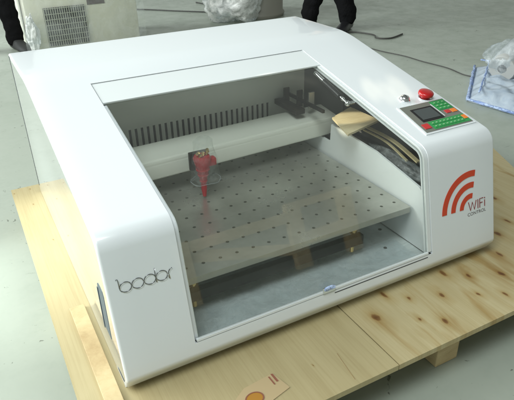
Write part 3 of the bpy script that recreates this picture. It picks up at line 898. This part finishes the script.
# ---- wireless emblem and lettering on the front
def arc(bm, c, r, w, a0, a1, off0=0.0003, off1=0.001, n=28):
    prev = None
    for k in range(n + 1):
        a = math.radians(a0 + (a1 - a0) * k / n)
        q = [bm.verts.new(FP(c[0] + rr_ * math.cos(a), c[1] + rr_ * math.sin(a), o_)) for rr_, o_ in ((r - w / 2, off1), (r + w / 2, off1), (r + w / 2, off0), (r - w / 2, off0))]
        if prev:
            for t in range(4): bm.faces.new((prev[t], prev[(t + 1) % 4], q[(t + 1) % 4], q[t]))
        else: bm.faces.new(q)
        prev = q
    bm.faces.new(prev[::-1])
bm = bmesh.new()
for r, w in ((0.090, 0.0155), (0.0605, 0.0145), (0.032, 0.013)): arc(bm, (0.9155, 0.1255), r, w, 80, 178)
obj("wireless_emblem", bm, mOrangeRed, E)


def lettering(txt, name, x, s, height, material, parent, width=None, depth=0.0006):
    cu = bpy.data.curves.new("t", 'FONT'); cu.body = txt; cu.size = 1.0; cu.extrude = 0.0
    to = bpy.data.objects.new("t", cu); C.objects.link(to)
    dg = bpy.context.evaluated_depsgraph_get()
    me = bpy.data.meshes.new_from_object(to.evaluated_get(dg))
    C.objects.unlink(to); bpy.data.objects.remove(to)
    b = bmesh.new(); b.from_mesh(me); bpy.data.meshes.remove(me)
    x0_ = min(v.co.x for v in b.verts); x1_ = max(v.co.x for v in b.verts); y1_ = max(v.co.y for v in b.verts); y0_ = min(v.co.y for v in b.verts)
    ky_ = height / (y1_ - y0_); kx = width / (x1_ - x0_) if width else ky_
    for v in b.verts: v.co = FP(x + (v.co.x - x0_) * kx, s + (v.co.y - y0_) * ky_, 0.0005)
    return obj(name, b, material, parent)


# bars drawn as strokes so that the letters stay thin
def stroke(bm, pts, r, off=0.0005): tube(bm, [FP(x, s, off) for x, s in pts], r, n=8)
bm = bmesh.new(); w = 0.0011
def L(ch, x, s, h, wd):
    if ch == 'W': stroke(bm, [(x, s + h), (x + wd * .25, s), (x + wd * .5, s + h * .9), (x + wd * .75, s), (x + wd, s + h)], w)
    if ch == 'I': stroke(bm, [(x, s), (x, s + h)], w)
    if ch == 'F': stroke(bm, [(x, s), (x, s + h), (x + wd, s + h)], w); stroke(bm, [(x, s + h * .52), (x + wd * .8, s + h * .52)], w)
    if ch == 'i': stroke(bm, [(x, s), (x, s + h * .72)], w); stroke(bm, [(x, s + h * .90), (x, s + h)], w * 1.3)
L('W', 0.907, 0.1185, 0.0235, 0.027); L('I', 0.940, 0.1185, 0.0235, 0); L('F', 0.9465, 0.1185, 0.0235, 0.012); L('i', 0.9640, 0.1185, 0.0235, 0)
obj("wifi_lettering", bm, mMaroon, E)
lettering("CONTROL", "control_lettering", 0.904, 0.1045, 0.0085, mGreyPrint, E, width=0.064)

# maker's lettering on the left: rounded outline letters "bodor"
bm = bmesh.new(); bh = bmesh.new()
SL = 0.205
def ring_pts(cx, cs, rx, rs, a0, a1, n=26): return [(cx + rx * math.cos(math.radians(a0 + (a1 - a0) * k / n)), cs + rs * math.sin(math.radians(a0 + (a1 - a0) * k / n))) for k in range(n + 1)]
def dbl(pts):
    stroke(bm, pts, 0.00105, 0.0002)
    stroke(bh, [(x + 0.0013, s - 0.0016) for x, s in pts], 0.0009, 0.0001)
rx, rs = 0.0112, 0.0098
cx_ = [0.036, 0.0595, 0.083, 0.1065]
dbl([(0.0205, SL + 0.0185), (0.0235, SL + 0.0185), (0.0245, SL + 0.016), (0.0248, SL)])
for k, x in enumerate(cx_): dbl(ring_pts(x, SL, rx, rs, 0, 360))
dbl([(0.0945, SL - 0.009), (0.0947, SL + 0.019)])
dbl([(0.1205, SL - 0.010), (0.1205, SL + 0.001)] + ring_pts(0.1290, SL + 0.001, 0.0085, 0.0085, 180, 95, 8))
obj("maker_lettering", bm, mLogo, E, smooth=True)
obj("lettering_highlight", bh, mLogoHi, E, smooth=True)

# ---------------------------------------------------------------- chiller wrapped in plastic, back left
A = thing("wrapped_cabinet", "beige cabinet with a wire grille wrapped in clear plastic, behind the machine", "cabinet", (0.76, 3.75, ZFL))
bm = bmesh.new(); box2(bm, (0.355, 3.60, ZFL + 0.001), (1.175, 4.1, 0.62), bev=0.012); obj("cabinet_body", bm, mBeige, A, smooth=True, angle=40)
bm = bmesh.new(); box2(bm, (0.480, 3.592, -0.125), (0.780, 3.599, 0.150)); gr = obj("grille", bm, mGap, A)
bm = bmesh.new()
for k in range(19):
    x = 0.484 + 0.292 * k / 18; tube(bm, [(x, 3.586, -0.125), (x, 3.586, 0.15)], 0.0036, n=6)
for k in range(8):
    z = -0.12 + 0.265 * k / 7; tube(bm, [(0.48, 3.581, z), (0.78, 3.581, z)], 0.0028, n=6)
obj("grille_wire", bm, mGrille, gr)
bm = bmesh.new(); box2(bm, (0.80, 3.594, 0.145), (0.93, 3.599, 0.185)); obj("rating_plate", bm, mGreyPrint, A)
bm = bmesh.new()
bmesh.ops.create_grid(bm, x_segments=60, y_segments=50, size=0.5)
for v in bm.verts:
    x, z = 0.765 + v.co.x * 0.90, 0.235 + v.co.y * 0.80
    v.co = V((x, 3.555 - 0.02 * abs(noise.noise(V((x * 9, z * 7, 1)))) - 0.025 * noise.noise(V((x * 3, z * 4, 5))), max(z, ZFL + 0.004)))
obj("plastic_wrap", bm, film("cabinet_wrap", opac=0.16, scale=6, tint=(0.97, 0.98, 0.95)), A)
bm = bmesh.new(); crumple(bm, (0.375, 3.54, -0.02), (0.04, 0.03, 0.13), amp=0.35, freq=2, sub=4, seed=8, floor=ZFL + 0.002)
obj("plastic_wrap", bm, mFilmSilver, A)

# plastic covered bundle and drum behind the machine
bm = bmesh.new(); crumple(bm, (2.10, 3.80, 0.06), (0.235, 0.22, 0.24), amp=0.36, freq=1.5, fine=0.10, sub=5, seed=11, floor=ZFL + 0.002)
tag(obj("wrapped_bundle", bm, mFilmSilver, smooth=True), "bundle in shiny crumpled clear plastic on the floor behind the machine", "bundle")
bm = bmesh.new(); lathe(bm, [(0, 0), (0.24, 0), (0.25, 0.02), (0.25, 0.03), (0.235, 0.05), (0.235, 0.5), (0.25, 0.52), (0.235, 0.54), (0, 0.54)], Matrix.Translation((2.42, 3.95, ZFL + 0.001)), n=48)
tag(obj("drum", bm, mDrum, smooth=True, angle=40), "grey brown round drum standing beside the shiny plastic bundle", "drum")

# bubble wrap parcel and wrapped roll on the right
bp_ = thing("bubble_wrap_parcel", "flat bubble wrap parcel with blue edges lying on the floor", "parcel", (2.6, 1.2, ZFL))
bx0 = [(2.165, 1.165), (2.69, 1.60), (3.00, 0.80), (2.24, 0.55)]
def pquad(u, v, z):
    a = V(bx0[0]).lerp(V(bx0[1]), v); b = V(bx0[3]).lerp(V(bx0[2]), v); r = a.lerp(b, u); return V((r.x, r.y, z))
bm = bmesh.new(); N = 40
grid = [[bm.verts.new(pquad(i / N, j / N, ZFL + 0.004 + 0.055 * min(1, 8 * min(i / N, 1 - i / N, j / N, 1 - j / N)) * (1 + 0.35 * noise.noise(V((i * .3, j * .3, 2)))))) for j in range(N + 1)] for i in range(N + 1)]
for i in range(N):
    for j in range(N): bm.faces.new((grid[i][j], grid[i + 1][j], grid[i + 1][j + 1], grid[i][j + 1]))
bmesh.ops.solidify(bm, geom=list(bm.faces), thickness=0.003)
obj("bubble_sheet", bm, mBubble, bp_, smooth=True)
bm = bmesh.new()
for pa, pb, r0 in (((0, 0), (0, 1), 0.008), ((0, 0), (1, 0), 0.007), ((0.10, 0.03), (0.10, 0.97), 0.005), ((0.04, 0.97), (1, 0.97), 0.005)):
    zz = ZFL + (0.014 if pa[0] == 0 else 0.062)
    tube(bm, [pquad(pa[0] + (pb[0] - pa[0]) * k / 14 + 0.006 * noise.noise(V((k * .7, r0 * 900, 0))), pa[1] + (pb[1] - pa[1]) * k / 14 + 0.006 * noise.noise(V((k * .7, r0 * 500, 4))), zz) for k in range(15)], r0, n=8, rads=[r0 * (1 + 0.5 * noise.noise(V((k * 1.3, r0 * 1000, 2)))) for k in range(15)])
obj("blue_edge", bm, mBlueFilm, bp_, smooth=True)
ro = thing("wrapped_roll", "white and grey roll in clear plastic lying on the bubble wrap parcel", "roll", (2.62, 1.22, ZFL + 0.06))
M4 = Matrix.Translation((2.62, 1.29, ZFL + 0.135)) @ Matrix.Rotation(math.radians(20), 4, 'Z') @ Matrix.Rotation(math.radians(78), 4, 'Y')
bm = bmesh.new(); lathe(bm, [(0.025, -0.14), (0.07, -0.14), (0.078, -0.13), (0.078, 0.13), (0.07, 0.14), (0.025, 0.14), (0.025, -0.14)], M4, n=40)
obj("roll_body", bm, mat("grey_roll", (0.42, 0.43, 0.42), rough=0.5), ro, smooth=True, angle=40)
bm = bmesh.new(); crumple(bm, (2.62, 1.29, ZFL + 0.135), (0.165, 0.12, 0.10), amp=0.20, freq=1.4, fine=0.04, sub=5, seed=21, floor=ZFL + 0.064)
obj("plastic_wrap", bm, film("roll_wrap", opac=0.26, scale=12), ro, smooth=True)

# cables on the floor
def cable(pts, r, label):
    bm = bmesh.new(); tube(bm, catmull([(x, y, ZFL + r + 0.001) for x, y in pts], 10), r, n=8)
    tag(obj("floor_cable", bm, mCable, smooth=True), label, "cable")
cable([(2.45, 2.55), (2.47, 2.26), (2.515, 2.05), (2.52, 1.88), (2.54, 1.68), (2.515, 1.50), (2.60, 1.40), (2.9, 1.35)], 0.0035, "long dark cable curving over the floor towards the bubble wrap parcel")
cable([(2.62, 2.86), (2.70, 2.80), (2.745, 2.66), (2.70, 2.56), (2.78, 2.50), (2.95, 2.56)], 0.006, "short dark cable curl beside the black shoes")
cable([(0.9, 5.35), (1.55, 4.87), (1.85, 4.55), (2.15, 4.27), (2.3, 4.4), (2.2, 4.9)], 0.006, "thin dark cable passing behind the shiny plastic bundle")


# wooden frame that the front of the lid mirrors
mCrate = wood("bright_pine", (0.82, 0.70, 0.46), (0.66, 0.52, 0.30), gscale=(3, 3, 12))
cf = thing("open_crate", "open pale wooden crate mirrored in the front of the clear lid", "crate", (0.85, -1.02, ZFL))
for nm_, bx_ in (("upright", ((0.93, -1.04, ZFL), (1.0, -1.0, 0.20))), ("upright", ((1.20, -1.04, ZFL), (1.27, -1.0, 0.20))), ("upright", ((0.42, -1.04, ZFL), (0.48, -1.0, 0.13))),
                ("crosspiece", ((1.0015, -1.035, 0.13), (1.1985, -1.005, 0.20))), ("crosspiece", ((1.0015, -1.035, -0.055), (1.1985, -1.005, 0.0))),
                ("crosspiece", ((0.4815, -1.035, 0.06), (0.9285, -1.005, 0.12)))):
    bm = bmesh.new(); box2(bm, (bx_[0][0], bx_[0][1], max(bx_[0][2], ZFL + 0.001)), bx_[1], bev=0.002); obj(nm_, bm, mCrate, cf)
bm = bmesh.new(); box(bm, (0.70, -1.055, -0.01), (0.50, 0.02, 0.05), rot=Matrix.Rotation(0.22, 3, 'Y'), bev=0.002); obj("brace", bm, mCrate, cf)

# ---------------------------------------------------------------- people
def skin_mesh(name, pts, edges, rads, material, parent, root=0, sub=3):
    me = bpy.data.meshes.new(name); me.from_pydata([tuple(p) for p in pts], edges, [])
    o = bpy.data.objects.new(name, me); C.objects.link(o)
    sk = o.modifiers.new("skin", 'SKIN'); sk.use_smooth_shade = True
    for i, v in enumerate(me.skin_vertices[0].data):
        v.radius = rads[i] if isinstance(rads[i], tuple) else (rads[i], rads[i]); v.use_root = (i == root)
    ss = o.modifiers.new("sub", 'SUBSURF'); ss.levels = sub; ss.render_levels = sub
    me.materials.append(material)
    dg = bpy.context.evaluated_depsgraph_get()
    nm = bpy.data.meshes.new_from_object(o.evaluated_get(dg))
    for p in nm.polygons: p.use_smooth = True
    if name != "body":
        for v in nm.vertices:
            q = v.co
            v.co = q + v.normal * (0.010 * noise.noise(V((q.x * 9, q.y * 9, q.z * 22))) + 0.005 * noise.noise(V((q.x * 24, q.y * 24, q.z * 34))))
    o.modifiers.clear(); o.data = nm; nm.name = name
    if parent: o.parent = parent; o.matrix_parent_inverse = parent.matrix_world.inverted()
    return o


def shoe(parent, ankle, yaw, L_=0.27, material=mShoe):
    bm = bmesh.new()
    secs = [(-0.06, 0.028, 0.070), (-0.045, 0.038, 0.088), (0.0, 0.040, 0.095), (0.06, 0.043, 0.075), (0.12, 0.050, 0.056), (0.17, 0.047, 0.044), (0.20, 0.034, 0.032), (0.212, 0.014, 0.018)]
    rings = []
    for x, w_, h_ in secs:
        x *= L_ / 0.27
        ring = []
        for k in range(16):
            a = 2 * math.pi * k / 16
            cy_, cz_ = math.cos(a), math.sin(a)
            yy = w_ * math.copysign(abs(cy_) ** 0.7, cy_)
            zz = h_ / 2 + h_ / 2 * math.copysign(abs(cz_) ** 0.75, cz_)
            ring.append(bm.verts.new((x, yy * (0.92 if zz > h_ * .6 else 1), zz)))
        rings.append(ring)
    for a, b in zip(rings, rings[1:]):
        for k in range(16): bm.faces.new((a[k], a[(k + 1) % 16], b[(k + 1) % 16], b[k]))
    bm.faces.new(rings[0][::-1]); bm.faces.new(rings[-1])
    bm.transform(Matrix.Translation((ankle[0], ankle[1], ZFL + 0.002)) @ Matrix.Rotation(yaw, 4, 'Z'))
    return obj("shoe", bm, material, parent, smooth=True, angle=60)


def person(label, base, feet, yaw, k=0.92, shoe_mat=mShoe, lr=1.0):
    """feet = two (x, y, yaw) ankle positions; a standing figure facing yaw"""
    T = thing("person", label, "person", (base[0], base[1], ZFL))
    f_ = V((math.cos(yaw), math.sin(yaw), 0)); s_ = V((-math.sin(yaw), math.cos(yaw), 0)); B = V((base[0], base[1], ZFL))
    def at(fw, sd, h): return B + f_ * fw * k + s_ * sd * k + V((0, 0, h * k))
    pts = [at(0, 0, 0.95), at(0, 0, 1.12), at(0.01, 0, 1.32), at(0, 0, 1.43), at(0.005, 0, 1.50), at(0.015, 0, 1.58), at(0.02, 0, 1.68), at(0.01, 0, 1.74)]
    rad = [(0.15, 0.10), (0.13, 0.09), (0.15, 0.10), (0.09, 0.07), 0.052, 0.070, 0.085, 0.05]
    ed = [(i, i + 1) for i in range(7)]
    for sg in (1, -1):
        i0 = len(pts)
        pts += [at(0, 0.17 * sg, 1.40), at(-0.01, 0.22 * sg, 1.12), at(0.06, 0.23 * sg, 0.90), at(0.08, 0.23 * sg, 0.84)]
        rad += [0.055, 0.042, 0.028, (0.034, 0.02)]
        ed += [(3, i0), (i0, i0 + 1), (i0 + 1, i0 + 2), (i0 + 2, i0 + 3)]
        for q in range(4):
            j = len(pts); sp_ = (q - 1.5) * 0.018
            pts += [at(0.09 + sp_, 0.235 * sg, 0.79), at(0.10 + sp_, 0.228 * sg, 0.755 - 0.008 * (q in (1, 2)))]
            rad += [0.009, 0.007]; ed += [(i0 + 3, j), (j, j + 1)]
        j = len(pts); pts += [at(0.125, 0.225 * sg, 0.825), at(0.14, 0.215 * sg, 0.795)]; rad += [0.010, 0.008]; ed += [(i0 + 3, j), (j, j + 1)]
    knees = []
    for sg, ft in zip((1, -1), feet):
        i0 = len(pts)
        hip = at(0, 0.09 * sg, 0.88); ank = V((ft[0], ft[1], ZFL + 0.10)); kn = hip.lerp(ank, 0.5) + f_ * 0.02
        pts += [hip, kn, ank, ank - V((0, 0, 0.05))]
        rad += [0.085, 0.055, 0.038, 0.035]; ed += [(0, i0), (i0, i0 + 1), (i0 + 1, i0 + 2), (i0 + 2, i0 + 3)]
        knees.append((hip, kn, ank))
    rad = [tuple(v * k for v in r) if isinstance(r, tuple) else r * k for r in rad]
    skin_mesh("body", pts, ed, rad, mSkin, T)
    # clothes
    tp = [at(0, 0, 0.97)]; tr_ = [(0.165 * k, 0.115 * k)]; te = []
    for hip, kn, ank in knees:
        i0 = len(tp)
        tp += [hip, hip.lerp(kn, 0.5), kn, kn.lerp(ank, 0.5), ank + V((0, 0, 0.06)), ank - V((0, 0, 0.075))]
        tr_ += [q * k * lr for q in (0.105, 0.096, 0.080, 0.074, 0.074, 0.072)]
        te += [(0, i0)] + [(i0 + q, i0 + q + 1) for q in range(5)]
    skin_mesh("trousers", tp, te, tr_, mTrouser, T)
    jp = [at(0, 0, 0.90), at(0, 0, 1.12), at(0.01, 0, 1.32), at(0, 0, 1.42)]; jr = [(0.17 * k, 0.12 * k), (0.155 * k, 0.11 * k), (0.17 * k, 0.12 * k), (0.10 * k, 0.085 * k)]; je = [(0, 1), (1, 2), (2, 3)]
    for sg in (1, -1):
        i0 = len(jp); jp += [at(0, 0.175 * sg, 1.40), at(-0.01, 0.22 * sg, 1.12), at(0.055, 0.23 * sg, 0.92)]; jr += [0.070 * k, 0.058 * k, 0.045 * k]; je += [(3, i0), (i0, i0 + 1), (i0 + 1, i0 + 2)]
    skin_mesh("jacket", jp, je, jr, mJacket, T)
    bm = bmesh.new(); crumple(bm, at(-0.005, 0, 1.70), (0.10 * k, 0.10 * k, 0.105 * k), amp=0.06, freq=3, sub=4, seed=3)
    for v in bm.verts:
        if (v.co - at(0.02, 0, 1.64)).dot(f_) > 0.02 * k and v.co.z < at(0, 0, 1.72).z: v.co -= f_ * 0.075 * k
    obj("hair", bm, mHair, T, smooth=True)
    hc = at(0.095, 0, 1.64)
    bm = bmesh.new(); crumple(bm, hc + V((0, 0, -0.01)), (0.016, 0.014, 0.026), amp=0.02, sub=2); obj("nose", bm, mSkin, T, smooth=True)
    for sg in (1, -1):
        bm = bmesh.new(); bmesh.ops.create_uvsphere(bm, u_segments=12, v_segments=8, radius=0.010, matrix=Matrix.Translation(at(0.085, 0.030 * sg, 1.655))); obj("eye", bm, mHair, T, smooth=True)
        bm = bmesh.new(); crumple(bm, at(0.0, 0.085 * sg, 1.64), (0.018, 0.010, 0.030), amp=0.02, sub=2); obj("ear", bm, mSkin, T, smooth=True)
    for ft in feet: shoe(T, (ft[0], ft[1]), ft[2], material=shoe_mat)
    return T


# right: two legs, toes towards the left of the picture
person("person in black trousers and black shoes standing behind the machine, right of the drum", (2.60, 3.09), [(2.50, 3.19, math.radians(190)), (2.715, 2.96, math.radians(215))], math.radians(225), lr=1.15)
person("person in black trousers standing beside the plastic wrapped cabinet", (0.15, 3.80), [(0.275, 3.80, math.radians(-75)), (-0.02, 3.84, math.radians(-115))], math.radians(-95), shoe_mat=mShoeGrey)

# ---------------------------------------------------------------- low sun patches from narrow spot lamps
LS = V((1.9, 2.6, 1.9))
for k, (tgt, deg, pw) in enumerate([(SP(0.832, 0.352), 1.0, 170), (SP(0.862, 0.322), 1.0, 140), (SP(0.908, 0.320), 1.3, 150)]):
    lamp_spot("sun_patch", LS, tgt, deg, pw, (1.0, 0.84, 0.58), 0.5)
lamp_spot("sun_patch", V((-0.9, 0.9, 1.5)), V((0.815, 0.425, 0.257)), 2.6, 260, (1.0, 0.90, 0.70), 0.3)  # extra spot added from the left to make the patch board glow
